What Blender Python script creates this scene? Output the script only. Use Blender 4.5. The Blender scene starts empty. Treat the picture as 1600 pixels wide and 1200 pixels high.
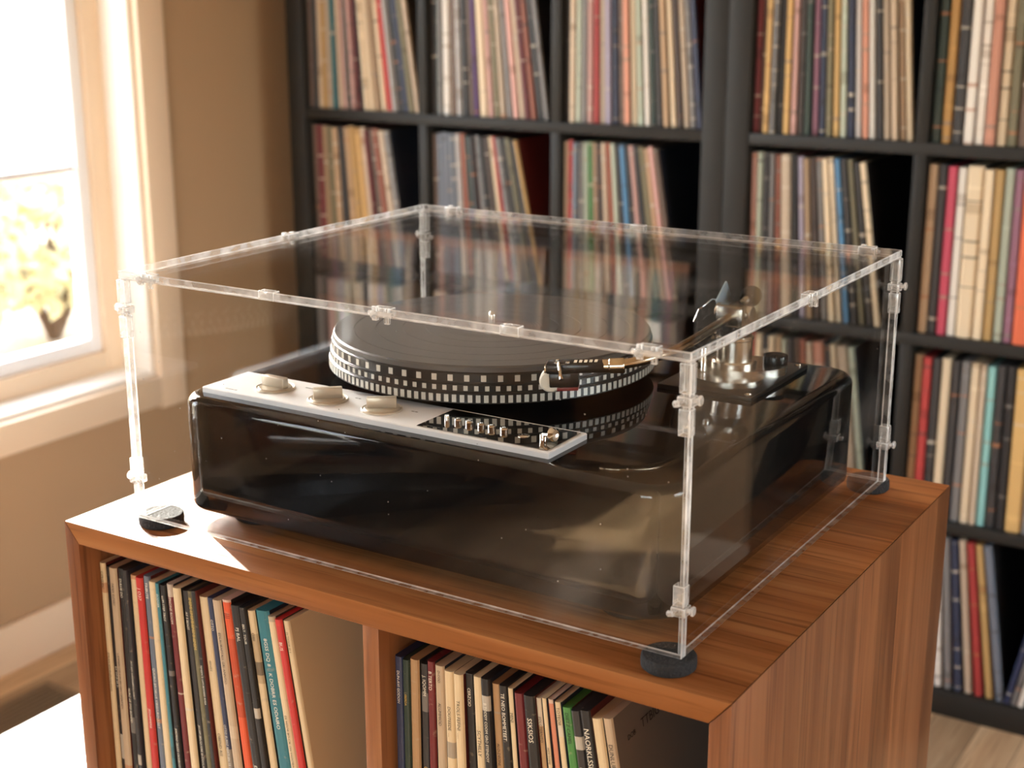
import bpy, bmesh, math, random
from mathutils import Vector, Matrix

random.seed(7)
scene = bpy.context.scene
C = scene.collection
R = math.radians


def lin(r, g, b, a=1.0):
    f = lambda c: c / 12.92 if c <= 0.04045 else ((c + 0.055) / 1.055) ** 2.4
    return (f(r / 255), f(g / 255), f(b / 255), a)


# ------------------------------------------------------------------ camera
YAW, PITCH, ROLL, FPX = R(-32.059), R(15.529), R(-0.057), 2265.84
fw = Vector((math.sin(YAW) * math.cos(PITCH), math.cos(YAW) * math.cos(PITCH), -math.sin(PITCH)))
rt = Vector((math.cos(YAW), -math.sin(YAW), 0))
up = rt.cross(fw)
r2 = rt * math.cos(ROLL) + up * math.sin(ROLL)
u2 = -rt * math.sin(ROLL) + up * math.cos(ROLL)
cam_d = bpy.data.cameras.new('camera')
cam = bpy.data.objects.new('camera', cam_d)
C.objects.link(cam)
cam.matrix_world = Matrix(((r2.x, u2.x, -fw.x, 1.00017), (r2.y, u2.y, -fw.y, -0.83075),
                           (r2.z, u2.z, -fw.z, 0.47150), (0, 0, 0, 1)))
cam_d.sensor_width = 36
cam_d.lens = FPX * 36 / 1600
cam_d.clip_start = 0.02
cam_d.dof.use_dof = True
cam_d.dof.focus_distance = 1.17
cam_d.dof.aperture_fstop = 6.8
scene.camera = cam

# ------------------------------------------------------------------ world, sun, exposure
SUN_DIR = Vector((0.89, -0.456, -0.577)).normalized()      # direction the light travels
w = bpy.data.worlds.new('world')
scene.world = w
w.use_nodes = True
nt = w.node_tree
bg = nt.nodes['Background']
sky = nt.nodes.new('ShaderNodeTexSky')
sky.sky_type = 'NISHITA'
sky.sun_disc = False
sky.sun_elevation = R(30)
sky.sun_rotation = math.atan2(-SUN_DIR.x, -SUN_DIR.y)
sky.air_density = 1.0
sky.dust_density = 2.0
hsv = nt.nodes.new('ShaderNodeHueSaturation')
hsv.inputs['Saturation'].default_value = 0.45
nt.links.new(sky.outputs[0], hsv.inputs['Color'])
nt.links.new(hsv.outputs[0], bg.inputs[0])
bg.inputs[1].default_value = 1.55

sun_d = bpy.data.lights.new('sun', 'SUN')
sun_d.energy = 17
sun_d.angle = R(0.9)
sun_d.color = (1.0, 0.93, 0.82)
sun = bpy.data.objects.new('sun', sun_d)
C.objects.link(sun)
sun.location = (-6, 4, 5)
sun.rotation_euler = SUN_DIR.to_track_quat('-Z', 'Y').to_euler()

scene.view_settings.view_transform = 'Standard'
scene.view_settings.look = 'None'
scene.view_settings.gamma = 1
scene.view_settings.use_curve_mapping = False
scene.view_settings.exposure = 0.78
cy = scene.cycles
cy.use_denoising = True
cy.max_bounces = 14
cy.diffuse_bounces = 8
cy.glossy_bounces = 6
cy.transparent_max_bounces = 40
cy.caustics_reflective = False
cy.caustics_refractive = False
cy.sample_clamp_indirect = 6.0

# ------------------------------------------------------------------ mesh helpers
WORLD = {}


def wl(o):
    return WORLD.get(o.name, Vector((0, 0, 0))) if o else Vector((0, 0, 0))


def empty(name, loc, parent=None):
    o = bpy.data.objects.new(name, None)
    o.empty_display_size = 0.05
    C.objects.link(o)
    loc = Vector(loc)
    if parent:
        o.parent = parent
    o.location = loc - wl(parent)
    WORLD[o.name] = loc
    return o


def tag(o, label=None, cat=None, group=None, kind=None):
    if label: o['label'] = label
    if cat: o['category'] = cat
    if group: o['group'] = group
    if kind: o['kind'] = kind
    return o


class MB:
    def __init__(s):
        s.bm = bmesh.new()

    def box(s, x0, x1, y0, y1, z0, z1, rot=None, bevel=0.0, seg=2, mi=0):
        vs = [s.bm.verts.new(p) for p in ((x0, y0, z0), (x1, y0, z0), (x1, y1, z0), (x0, y1, z0),
                                          (x0, y0, z1), (x1, y0, z1), (x1, y1, z1), (x0, y1, z1))]
        fs = [s.bm.faces.new([vs[i] for i in f]) for f in
              ((3, 2, 1, 0), (4, 5, 6, 7), (0, 1, 5, 4), (1, 2, 6, 5), (2, 3, 7, 6), (3, 0, 4, 7))]
        for f in fs: f.material_index = mi
        if rot:
            c, m = rot
            bmesh.ops.rotate(s.bm, verts=vs, cent=c, matrix=m)
        if bevel > 0:
            es = list({e for f in fs for e in f.edges})
            bmesh.ops.bevel(s.bm, geom=es, offset=bevel, segments=seg, affect='EDGES', profile=0.5)
        return s

    def lathe(s, cx, cy_, prof, n=48, axis=None, mi=0):
        """profile of (r, z); axis = (origin, direction) to lay it along a line (z = distance)."""
        if axis:
            o, d = Vector(axis[0]), Vector(axis[1]).normalized()
            q = d.to_track_quat('Z', 'Y').to_matrix()
        rings = []
        for r, z in prof:
            ring = []
            if r < 1e-7:
                p = Vector((0, 0, z))
                p = (o + q @ p) if axis else p + Vector((cx, cy_, 0))
                ring = [s.bm.verts.new(p)]
            else:
                for i in range(n):
                    a = 2 * math.pi * i / n
                    p = Vector((r * math.cos(a), r * math.sin(a), z))
                    p = (o + q @ p) if axis else p + Vector((cx, cy_, 0))
                    ring.append(s.bm.verts.new(p))
            rings.append(ring)
        for a, b in zip(rings, rings[1:]):
            for i in range(n):
                j = (i + 1) % n
                if len(a) == 1 and len(b) == 1: continue
                if len(a) == 1: f = s.bm.faces.new((a[0], b[j], b[i]))
                elif len(b) == 1: f = s.bm.faces.new((a[i], a[j], b[0]))
                else: f = s.bm.faces.new((a[i], a[j], b[j], b[i]))
                f.material_index = mi
        return s

    def cyl(s, cx, cy_, z0, z1, r, n=32, bev=0.0):
        b = min(bev, r * .5, abs(z1 - z0) * .45)
        if b > 0:
            prof = [(0, z0), (r - b, z0), (r, z0 + b), (r, z1 - b), (r - b * .3, z1 - b * .3), (r - b, z1), (0, z1)]
        else:
            prof = [(0, z0), (r, z0), (r, z1), (0, z1)]
        return s.lathe(cx, cy_, prof, n)

    def rod(s, p0, p1, r, n=16, r1=None, bev=0.0):
        L = (Vector(p1) - Vector(p0)).length
        r1 = r if r1 is None else r1
        return s.lathe(0, 0, [(0, 0), (r - bev, 0), (r, bev), (r1, L - bev), (r1 - bev, L), (0, L)], n,
                       axis=(p0, Vector(p1) - Vector(p0)))

    def tube(s, pts, r, n=14):
        pts = [Vector(p) for p in pts]
        rings = []
        nrm = None
        for i, p in enumerate(pts):
            t = (pts[min(i + 1, len(pts) - 1)] - pts[max(i - 1, 0)]).normalized()
            if nrm is None:
                nrm = t.orthogonal().normalized()
            nrm = (nrm - t * nrm.dot(t)).normalized()
            b = t.cross(nrm)
            rr = r[i] if isinstance(r, (list, tuple)) else r
            rings.append([s.bm.verts.new(p + (nrm * math.cos(2 * math.pi * k / n) + b * math.sin(2 * math.pi * k / n)) * rr)
                          for k in range(n)])
        for a, b in zip(rings, rings[1:]):
            for k in range(n):
                s.bm.faces.new((a[k], a[(k + 1) % n], b[(k + 1) % n], b[k]))
        s.bm.faces.new(list(reversed(rings[0])))
        s.bm.faces.new(rings[-1])
        return s

    def slab(s, x0, x1, y0, y1, prof, rc, n=10):
        """rounded-corner slab; prof = list of (inset, z) from bottom to top"""
        rings = []
        for ins, z in prof:
            ring = []
            r = max(rc - ins, 0.0005)
            for (cx, cyy, a0) in ((x1 - rc, y1 - rc, 0), (x0 + rc, y1 - rc, 90), (x0 + rc, y0 + rc, 180), (x1 - rc, y0 + rc, 270)):
                for k in range(n + 1):
                    a = R(a0 + 90 * k / n)
                    ring.append(s.bm.verts.new((cx + r * math.cos(a), cyy + r * math.sin(a), z)))
            rings.append(ring)
        m = len(rings[0])
        for a, b in zip(rings, rings[1:]):
            for k in range(m):
                s.bm.faces.new((a[k], a[(k + 1) % m], b[(k + 1) % m], b[k]))
        s.bm.faces.new(list(reversed(rings[0])))
        s.bm.faces.new(rings[-1])
        return s

    def prism_y(s, pts, y0, y1, bevel=0.0):
        a = [s.bm.verts.new((x, y0, z)) for x, z in pts]
        b = [s.bm.verts.new((x, y1, z)) for x, z in pts]
        n = len(pts)
        fs = [s.bm.faces.new((a[k], a[(k + 1) % n], b[(k + 1) % n], b[k])) for k in range(n)]
        fs += [s.bm.faces.new(list(reversed(a))), s.bm.faces.new(b)]
        if bevel:
            bmesh.ops.bevel(s.bm, geom=list({e_ for f in fs for e_ in f.edges}), offset=bevel, segments=2, affect='EDGES', profile=.5)
        return s

    def poly(s, pts, z0, z1):
        lo = [s.bm.verts.new((x, y, z0)) for x, y in pts]
        hi = [s.bm.verts.new((x, y, z1)) for x, y in pts]
        n = len(pts)
        for k in range(n):
            s.bm.faces.new((lo[k], lo[(k + 1) % n], hi[(k + 1) % n], hi[k]))
        s.bm.faces.new(list(reversed(lo)))
        s.bm.faces.new(hi)
        return s

    def build(s, name, mats, parent=None, smooth=True, origin=None, ang=26, recalc=True):
        bm = s.bm
        if recalc:
            bmesh.ops.recalc_face_normals(bm, faces=bm.faces)
        xs = [v.co for v in bm.verts]
        if origin is None:
            origin = Vector(((min(v.x for v in xs) + max(v.x for v in xs)) / 2,
                             (min(v.y for v in xs) + max(v.y for v in xs)) / 2, min(v.z for v in xs)))
        origin = Vector(origin)
        for v in bm.verts: v.co -= origin
        if smooth:
            lim = R(ang)
            for f in bm.faces: f.smooth = True
            for e in bm.edges:
                if len(e.link_faces) != 2 or e.calc_face_angle(0) > lim: e.smooth = False
        me = bpy.data.meshes.new(name)
        bm.to_mesh(me)
        bm.free()
        for m in (mats if isinstance(mats, (list, tuple)) else [mats]): me.materials.append(m)
        o = bpy.data.objects.new(name, me)
        C.objects.link(o)
        if parent: o.parent = parent
        o.location = origin - wl(parent)
        WORLD[o.name] = origin
        return o


# ------------------------------------------------------------------ materials
def mat(name):
    m = bpy.data.materials.new(name)
    m.use_nodes = True
    n = m.node_tree
    p = n.nodes['Principled BSDF']
    return m, n, p


def P(name, col, rough=.5, metal=0.0, spec=.5, coat=0.0, bump=0.0, bscale=200, var=0.0, vscale=8):
    m, n, p = mat(name)
    p.inputs['Base Color'].default_value = col
    p.inputs['Roughness'].default_value = rough
    p.inputs['Metallic'].default_value = metal
    p.inputs['Specular IOR Level'].default_value = spec
    p.inputs['Coat Weight'].default_value = coat
    p.inputs['Coat Roughness'].default_value = 0.03
    tc = n.nodes.new('ShaderNodeTexCoord')
    if var > 0:
        no = n.nodes.new('ShaderNodeTexNoise')
        no.inputs['Scale'].default_value = vscale
        no.inputs['Detail'].default_value = 5
        n.links.new(tc.outputs['Object'], no.inputs['Vector'])
        mx = n.nodes.new('ShaderNodeMix')
        mx.data_type = 'RGBA'
        mx.inputs[6].default_value = tuple(c * (1 - var) for c in col[:3]) + (1,)
        mx.inputs[7].default_value = tuple(min(1, c * (1 + var)) for c in col[:3]) + (1,)
        n.links.new(no.outputs[0], mx.inputs[0])
        n.links.new(mx.outputs[2], p.inputs['Base Color'])
    if bump > 0:
        no = n.nodes.new('ShaderNodeTexNoise')
        no.inputs['Scale'].default_value = bscale
        n.links.new(tc.outputs['Object'], no.inputs['Vector'])
        b = n.nodes.new('ShaderNodeBump')
        b.inputs['Strength'].default_value = bump
        b.inputs['Distance'].default_value = 0.002
        n.links.new(no.outputs[0], b.inputs['Height'])
        n.links.new(b.outputs[0], p.inputs['Normal'])
    return m


def wood(name, c0, c1, c2, axis='x', rough=.35, board=None, coat=.15, seam=0.0, spec=.5):
    m, n, p = mat(name)
    L = n.links.new
    tc = n.nodes.new('ShaderNodeTexCoord')
    vec = tc.outputs['Object']
    long_, wide = 1.3, 22
    sc = {'x': (long_, wide, wide), 'y': (wide, long_, wide), 'z': (wide, wide, long_)}[axis]
    if board:
        # board = (axis letter across the boards, board width): every board gets its own offset and tone
        sep = n.nodes.new('ShaderNodeSeparateXYZ')
        L(vec, sep.inputs[0])
        dv = n.nodes.new('ShaderNodeMath'); dv.operation = 'DIVIDE'
        L(sep.outputs['XYZ'.index(board[0].upper())], dv.inputs[0]); dv.inputs[1].default_value = board[1]
        fl = n.nodes.new('ShaderNodeMath'); fl.operation = 'FLOOR'
        L(dv.outputs[0], fl.inputs[0])
        wn = n.nodes.new('ShaderNodeTexWhiteNoise'); wn.noise_dimensions = '1D'
        L(fl.outputs[0], wn.inputs['W'])
        ad = n.nodes.new('ShaderNodeVectorMath'); ad.operation = 'MULTIPLY_ADD'
        L(wn.outputs['Color'], ad.inputs[0]); ad.inputs[1].default_value = (3, 3, 3)
        L(vec, ad.inputs[2])
        vec = ad.outputs[0]
    mp = n.nodes.new('ShaderNodeMapping')
    mp.inputs['Scale'].default_value = sc
    L(vec, mp.inputs[0])
    n1 = n.nodes.new('ShaderNodeTexNoise')
    n1.inputs['Scale'].default_value = 1.6; n1.inputs['Detail'].default_value = 6; n1.inputs['Distortion'].default_value = .6
    L(mp.outputs[0], n1.inputs['Vector'])
    mp2 = n.nodes.new('ShaderNodeMapping')
    mp2.inputs['Scale'].default_value = tuple(v * (6 if v > 5 else 3) for v in sc)
    L(vec, mp2.inputs[0])
    n2 = n.nodes.new('ShaderNodeTexNoise')
    n2.inputs['Scale'].default_value = 1.5; n2.inputs['Detail'].default_value = 3
    L(mp2.outputs[0], n2.inputs['Vector'])
    cr = n.nodes.new('ShaderNodeValToRGB')
    cr.color_ramp.elements[0].position = .28; cr.color_ramp.elements[0].color = c0
    cr.color_ramp.elements[1].position = .72; cr.color_ramp.elements[1].color = c2
    e = cr.color_ramp.elements.new(.5); e.color = c1
    L(n1.outputs[0], cr.inputs[0])
    r2_ = n.nodes.new('ShaderNodeValToRGB')
    r2_.color_ramp.elements[0].position = .30; r2_.color_ramp.elements[0].color = (.45, .38, .33, 1)
    r2_.color_ramp.elements[1].position = .46; r2_.color_ramp.elements[1].color = (1, 1, 1, 1)
    L(n2.outputs[0], r2_.inputs[0])
    mx = n.nodes.new('ShaderNodeMix'); mx.data_type = 'RGBA'; mx.blend_type = 'MULTIPLY'
    mx.inputs[0].default_value = .75
    L(cr.outputs[0], mx.inputs[6]); L(r2_.outputs[0], mx.inputs[7])
    out = mx.outputs[2]
    if board:
        hs = n.nodes.new('ShaderNodeHueSaturation')
        mr = n.nodes.new('ShaderNodeMapRange')
        mr.inputs[3].default_value = .72; mr.inputs[4].default_value = 1.22
        L(wn.outputs['Value'], mr.inputs[0]); L(mr.outputs[0], hs.inputs['Value'])
        L(out, hs.inputs['Color'])
        out = hs.outputs[0]
        if seam:
            fr = n.nodes.new('ShaderNodeMath'); fr.operation = 'FRACT'
            L(dv.outputs[0], fr.inputs[0])
            lt = n.nodes.new('ShaderNodeMath'); lt.operation = 'LESS_THAN'; lt.inputs[1].default_value = seam
            L(fr.outputs[0], lt.inputs[0])
            m3 = n.nodes.new('ShaderNodeMix'); m3.data_type = 'RGBA'
            m3.inputs[7].default_value = tuple(c * .3 for c in c0[:3]) + (1,)
            L(lt.outputs[0], m3.inputs[0]); L(out, m3.inputs[6])
            out = m3.outputs[2]
    L(out, p.inputs['Base Color'])
    p.inputs['Roughness'].default_value = rough
    p.inputs['Coat Weight'].default_value = coat
    p.inputs['Coat Roughness'].default_value = .18
    p.inputs['Specular IOR Level'].default_value = spec
    b = n.nodes.new('ShaderNodeBump')
    b.inputs['Strength'].default_value = .12; b.inputs['Distance'].default_value = .001
    L(n2.outputs[0], b.inputs['Height']); L(b.outputs[0], p.inputs['Normal'])
    return m


def clear_sheet(name, tint=(.985, .985, .98), dust=0.0, refl=1.0):
    """thin clear sheet: Fresnel reflection over straight transmission, both faces alike"""
    m = bpy.data.materials.new(name)
    m.use_nodes = True
    n = m.node_tree
    L = n.links.new
    n.nodes.clear()
    out = n.nodes.new('ShaderNodeOutputMaterial')
    tr = n.nodes.new('ShaderNodeBsdfTransparent'); tr.inputs[0].default_value = tint + (1,)
    gl = n.nodes.new('ShaderNodeBsdfGlossy'); gl.inputs['Roughness'].default_value = 0.0
    lw = n.nodes.new('ShaderNodeLayerWeight'); lw.inputs[0].default_value = .5
    pw = n.nodes.new('ShaderNodeMath'); pw.operation = 'POWER'; pw.inputs[1].default_value = 5
    L(lw.outputs['Facing'], pw.inputs[0])
    ma = n.nodes.new('ShaderNodeMath'); ma.operation = 'MULTIPLY_ADD'
    ma.inputs[1].default_value = .96 * refl; ma.inputs[2].default_value = .04 * refl
    L(pw.outputs[0], ma.inputs[0])
    mx = n.nodes.new('ShaderNodeMixShader')
    L(ma.outputs[0], mx.inputs[0]); L(tr.outputs[0], mx.inputs[1]); L(gl.outputs[0], mx.inputs[2])
    res = mx.outputs[0]
    if dust:
        tc = n.nodes.new('ShaderNodeTexCoord')
        vo = n.nodes.new('ShaderNodeTexVoronoi'); vo.inputs['Scale'].default_value = 95
        L(tc.outputs['Object'], vo.inputs['Vector'])
        lt = n.nodes.new('ShaderNodeMath'); lt.operation = 'LESS_THAN'; lt.inputs[1].default_value = .05
        L(vo.outputs['Distance'], lt.inputs[0])
        sp = n.nodes.new('ShaderNodeSeparateColor')
        L(vo.outputs['Color'], sp.inputs[0])
        gt = n.nodes.new('ShaderNodeMath'); gt.operation = 'GREATER_THAN'; gt.inputs[1].default_value = .86
        L(sp.outputs[0], gt.inputs[0])
        mu = n.nodes.new('ShaderNodeMath'); mu.operation = 'MULTIPLY'
        L(lt.outputs[0], mu.inputs[0]); L(gt.outputs[0], mu.inputs[1])
        no = n.nodes.new('ShaderNodeTexNoise'); no.inputs['Scale'].default_value = 9; no.inputs['Detail'].default_value = 8
        L(tc.outputs['Object'], no.inputs['Vector'])
        mr = n.nodes.new('ShaderNodeMapRange')
        mr.inputs[1].default_value = .58; mr.inputs[2].default_value = .8
        mr.inputs[3].default_value = .0; mr.inputs[4].default_value = .05
        L(no.outputs[0], mr.inputs[0])
        m2 = n.nodes.new('ShaderNodeMath'); m2.operation = 'MULTIPLY_ADD'; m2.inputs[1].default_value = .35 * dust
        L(mu.outputs[0], m2.inputs[0]); L(mr.outputs[0], m2.inputs[2])
        df = n.nodes.new('ShaderNodeBsdfDiffuse'); df.inputs[0].default_value = (.85, .82, .78, 1)
        x2 = n.nodes.new('ShaderNodeMixShader')
        L(m2.outputs[0], x2.inputs[0]); L(res, x2.inputs[1]); L(df.outputs[0], x2.inputs[2])
        res = x2.outputs[0]
    L(res, out.inputs[0])
    return m


def milky(name, clear, col=(.9, .9, .9), rough=.12, gloss=.25):
    """clear plastic: part clear, part glossy, part white (on edges, painted for trapped light)"""
    m = bpy.data.materials.new(name)
    m.use_nodes = True
    n = m.node_tree
    L = n.links.new
    n.nodes.clear()
    out = n.nodes.new('ShaderNodeOutputMaterial')
    tr = n.nodes.new('ShaderNodeBsdfTransparent'); tr.inputs[0].default_value = (.96, .96, .96, 1)
    df = n.nodes.new('ShaderNodeBsdfDiffuse'); df.inputs[0].default_value = col + (1,)
    tl = n.nodes.new('ShaderNodeBsdfTranslucent'); tl.inputs[0].default_value = col + (1,)
    gl = n.nodes.new('ShaderNodeBsdfGlossy'); gl.inputs['Roughness'].default_value = rough
    a = n.nodes.new('ShaderNodeMixShader'); a.inputs[0].default_value = .5
    L(df.outputs[0], a.inputs[1]); L(tl.outputs[0], a.inputs[2])
    b = n.nodes.new('ShaderNodeMixShader'); b.inputs[0].default_value = gloss
    L(a.outputs[0], b.inputs[1]); L(gl.outputs[0], b.inputs[2])
    tc = n.nodes.new('ShaderNodeTexCoord')
    no = n.nodes.new('ShaderNodeTexNoise'); no.inputs['Scale'].default_value = 60
    L(tc.outputs['Object'], no.inputs['Vector'])
    mr = n.nodes.new('ShaderNodeMapRange')
    mr.inputs[1].default_value = .35; mr.inputs[2].default_value = .65
    mr.inputs[3].default_value = max(0, clear - .18); mr.inputs[4].default_value = min(1, clear + .18)
    L(no.outputs[0], mr.inputs[0])
    c = n.nodes.new('ShaderNodeMixShader')
    L(mr.outputs[0], c.inputs[0]); L(b.outputs[0], c.inputs[1]); L(tr.outputs[0], c.inputs[2])
    L(c.outputs[0], out.inputs[0])
    return m


def sleeve_mat():
    m, n, p = mat('sleeve_card')
    L = n.links.new
    oi = n.nodes.new('ShaderNodeObjectInfo')
    tc = n.nodes.new('ShaderNodeTexCoord')
    # printed patches along the spine, different on every sleeve
    sep = n.nodes.new('ShaderNodeSeparateXYZ'); L(tc.outputs['Object'], sep.inputs[0])
    off = n.nodes.new('ShaderNodeMath'); off.operation = 'MULTIPLY_ADD'; off.inputs[1].default_value = 91.7
    L(oi.outputs['Random'], off.inputs[0]); L(sep.outputs[2], off.inputs[2])
    cb = n.nodes.new('ShaderNodeCombineXYZ'); L(off.outputs[0], cb.inputs[2])
    no = n.nodes.new('ShaderNodeTexNoise'); no.inputs['Scale'].default_value = 6; no.inputs['Detail'].default_value = 2
    L(cb.outputs[0], no.inputs['Vector'])
    rp = n.nodes.new('ShaderNodeValToRGB'); rp.color_ramp.interpolation = 'CONSTANT'
    rp.color_ramp.elements[0].position = 0; rp.color_ramp.elements[0].color = (1, 1, 1, 1)
    rp.color_ramp.elements[1].position = .62; rp.color_ramp.elements[1].color = (.55, .5, .45, 1)
    e = rp.color_ramp.elements.new(.36); e.color = (.86, .84, .82, 1)
    e = rp.color_ramp.elements.new(.69); e.color = (1, .95, .9, 1)
    L(no.outputs[0], rp.inputs[0])
    mx = n.nodes.new('ShaderNodeMix'); mx.data_type = 'RGBA'; mx.blend_type = 'MULTIPLY'; mx.inputs[0].default_value = .8
    L(oi.outputs['Color'], mx.inputs[6]); L(rp.outputs[0], mx.inputs[7])
    # rubbed pale scuffs
    n2 = n.nodes.new('ShaderNodeTexNoise'); n2.inputs['Scale'].default_value = 120; n2.inputs['Detail'].default_value = 4
    n2.noise_dimensions = '4D'
    L(tc.outputs['Object'], n2.inputs['Vector']); L(off.outputs[0], n2.inputs['W'])
    mr = n.nodes.new('ShaderNodeMapRange'); mr.inputs[1].default_value = .62; mr.inputs[2].default_value = .75
    mr.inputs[4].default_value = .45
    L(n2.outputs[0], mr.inputs[0])
    m2 = n.nodes.new('ShaderNodeMix'); m2.data_type = 'RGBA'; m2.inputs[7].default_value = lin(170, 150, 125)
    # blocks of printed title: broken pale and dark bars along the spine
    n3 = n.nodes.new('ShaderNodeTexNoise'); n3.inputs['Scale'].default_value = 22; n3.inputs['Detail'].default_value = 3
    cb2 = n.nodes.new('ShaderNodeCombineXYZ'); L(off.outputs[0], cb2.inputs[0])
    L(cb2.outputs[0], n3.inputs['Vector'])
    r3 = n.nodes.new('ShaderNodeValToRGB'); r3.color_ramp.interpolation = 'CONSTANT'
    r3.color_ramp.elements[0].position = 0; r3.color_ramp.elements[0].color = (0, 0, 0, 1)
    r3.color_ramp.elements[1].position = .61; r3.color_ramp.elements[1].color = (.7, .7, .7, 1)
    L(n3.outputs[0], r3.inputs[0])
    m3 = n.nodes.new('ShaderNodeMix'); m3.data_type = 'RGBA'
    cr3 = n.nodes.new('ShaderNodeValToRGB'); cr3.color_ramp.interpolation = 'CONSTANT'
    cr3.color_ramp.elements[0].position = 0; cr3.color_ramp.elements[0].color = lin(196, 184, 164)
    cr3.color_ramp.elements[1].position = .82; cr3.color_ramp.elements[1].color = lin(170, 110, 70)
    for q, c in ((.35, (120, 112, 104)), (.55, (150, 136, 116)), (.7, (60, 52, 46))):
        e_ = cr3.color_ramp.elements.new(q); e_.color = lin(*c)
    L(oi.outputs['Random'], cr3.inputs[0])
    L(r3.outputs[0], m3.inputs[0]); L(mx.outputs[2], m3.inputs[6]); L(cr3.outputs[0], m3.inputs[7])
    L(mr.outputs[0], m2.inputs[0]); L(m3.outputs[2], m2.inputs[6])
    L(m2.outputs[2], p.inputs['Base Color'])
    p.inputs['Roughness'].default_value = .5
    return m


def cover_mat():
    m, n, p = mat('sleeve_cover')
    L = n.links.new
    oi = n.nodes.new('ShaderNodeObjectInfo')
    rp = n.nodes.new('ShaderNodeValToRGB'); rp.color_ramp.interpolation = 'CONSTANT'
    rp.color_ramp.elements[0].position = 0; rp.color_ramp.elements[0].color = lin(46, 40, 36)
    rp.color_ramp.elements[1].position = .8; rp.color_ramp.elements[1].color = lin(92, 34, 30)
    for q, c in ((.2, (34, 38, 48)), (.4, (62, 52, 42)), (.6, (30, 28, 28))):
        e_ = rp.color_ramp.elements.new(q); e_.color = lin(*c)
    L(oi.outputs['Random'], rp.inputs[0]); L(rp.outputs[0], p.inputs['Base Color'])
    p.inputs['Roughness'].default_value = .45
    return m


M = {}
M['wall'] = P('wall_paint', lin(170, 140, 106), .85, bump=.05, bscale=300)
M['trim'] = P('trim_paint', lin(228, 205, 176), .5)
M['jamb'] = P('jamb_paint', lin(245, 240, 230), .45)
M['sash'] = P('sash_vinyl', lin(238, 240, 242), .4)
M['ceiling'] = P('ceiling_paint', lin(225, 215, 200), .9)
M['floor'] = wood('floor_oak', lin(172, 140, 104), lin(190, 158, 120), lin(206, 178, 140), 'y', .35, ('x', .085), .2, .025)
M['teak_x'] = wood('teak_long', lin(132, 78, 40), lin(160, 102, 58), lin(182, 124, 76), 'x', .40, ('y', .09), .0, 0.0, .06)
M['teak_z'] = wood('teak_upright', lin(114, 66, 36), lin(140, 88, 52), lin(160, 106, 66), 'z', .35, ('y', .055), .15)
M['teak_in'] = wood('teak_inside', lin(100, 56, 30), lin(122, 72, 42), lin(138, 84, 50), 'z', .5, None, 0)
M['shelf'] = P('shelf_blackbrown', lin(35, 32, 27), .55, spec=.3, bump=.05, bscale=90, var=.12, vscale=20)
M['sleeve'] = sleeve_mat()
M['cover'] = cover_mat()
M['cover_tan'] = P('cover_tan', lin(206, 182, 146), .5, var=.08)
M['cover_grey'] = P('cover_grey', lin(120, 110, 100), .5, var=.08)
M['ink_dark'] = P('ink_dark', lin(38, 30, 26), .6)
M['ink_light'] = P('ink_light', lin(222, 212, 190), .6)
M['ink_gold'] = P('ink_gold', lin(205, 170, 90), .6)
M['lacquer'] = P('black_lacquer', (.004, .004, .0042, 1), .025, spec=.5, coat=0.0)
M['plate'] = P('silver_plate', lin(236, 238, 240), .36, metal=.12)
M['plate_edge'] = P('plate_edge', lin(190, 186, 176), .2, metal=1)
M['smoke'] = P('smoked_mirror', lin(165, 158, 150), .03, metal=1)
M['knob'] = P('satin_aluminium', lin(198, 187, 168), .3, metal=.5)
M['chrome'] = P('chrome', lin(225, 222, 215), .08, metal=1)
M['steel'] = P('turned_aluminium', lin(205, 200, 190), .22, metal=1)
M['champagne'] = P('warm_steel', lin(214, 198, 172), .2, metal=1)
M['mat'] = P('rubber_mat', lin(84, 82, 80), .38, spec=.6)
M['rim'] = P('platter_rim', lin(26, 25, 24), .3, spec=.5)
M['dot'] = P('strobe_mark', lin(205, 202, 192), .35, metal=.3)
M['board'] = P('armboard_black', lin(16, 16, 16), .35, spec=.35, bump=.02)
M['blackplastic'] = P('black_plastic', lin(16, 16, 16), .25)
M['ivory'] = P('ivory_plastic', lin(225, 220, 205), .3)
M['redplastic'] = P('red_plastic', lin(120, 24, 20), .3)
M['blueglass'] = P('pale_blue_plastic', lin(190, 215, 232), .15)
M['foam'] = P('foam_rubber', lin(34, 34, 35), .85, bump=1.0, bscale=450, var=.5, vscale=450)
M['acrylic'] = clear_sheet('clear_acrylic', (.975, .972, .965), dust=1.0, refl=.82)
M['glass'] = clear_sheet('window_glass', (.97, .98, .98))
M['edge'] = milky('acrylic_edge_glow', .62, (.93, .93, .92))  # white in the colour stands in for light piped to the edge
M['arris'] = milky('acrylic_arris_glow', .3, (.97, .97, .96), .1, .2)  # bright edge lines put into the colour as white
M['clip'] = milky('clip_plastic', .68, (.92, .91, .88), .08, .3)
M['vent'] = P('vent_metal', lin(128, 108, 84), .5, metal=.2)
M['dark'] = P('dark_void', lin(14, 12, 11), .9)
M['white'] = P('white_gloss_paint', lin(240, 236, 230), .4)
M['ground'] = P('pale_gravel', lin(188, 172, 150), .95, var=.25, vscale=3, bump=.3, bscale=40)
M['fence'] = P('fence_timber', lin(196, 172, 138), .8, var=.15, vscale=6)
M['leaf'] = P('dry_leaves', lin(206, 186, 150), .6, var=.3, vscale=5)
M['leaf2'] = P('green_leaves', lin(198, 190, 150), .6, var=.3, vscale=5)
M['added_hedge'] = P('hedge_leaves', lin(44, 58, 30), .6, var=.3, vscale=5)
M['bark'] = P('bark', lin(90, 70, 52), .9, bump=.4, bscale=30)

# ------------------------------------------------------------------ room
FZ, CZ = -0.917, 1.52
XL, XR, YB, YF = -1.36, 3.2, 2.18, -3.6
WT = 0.16


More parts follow.
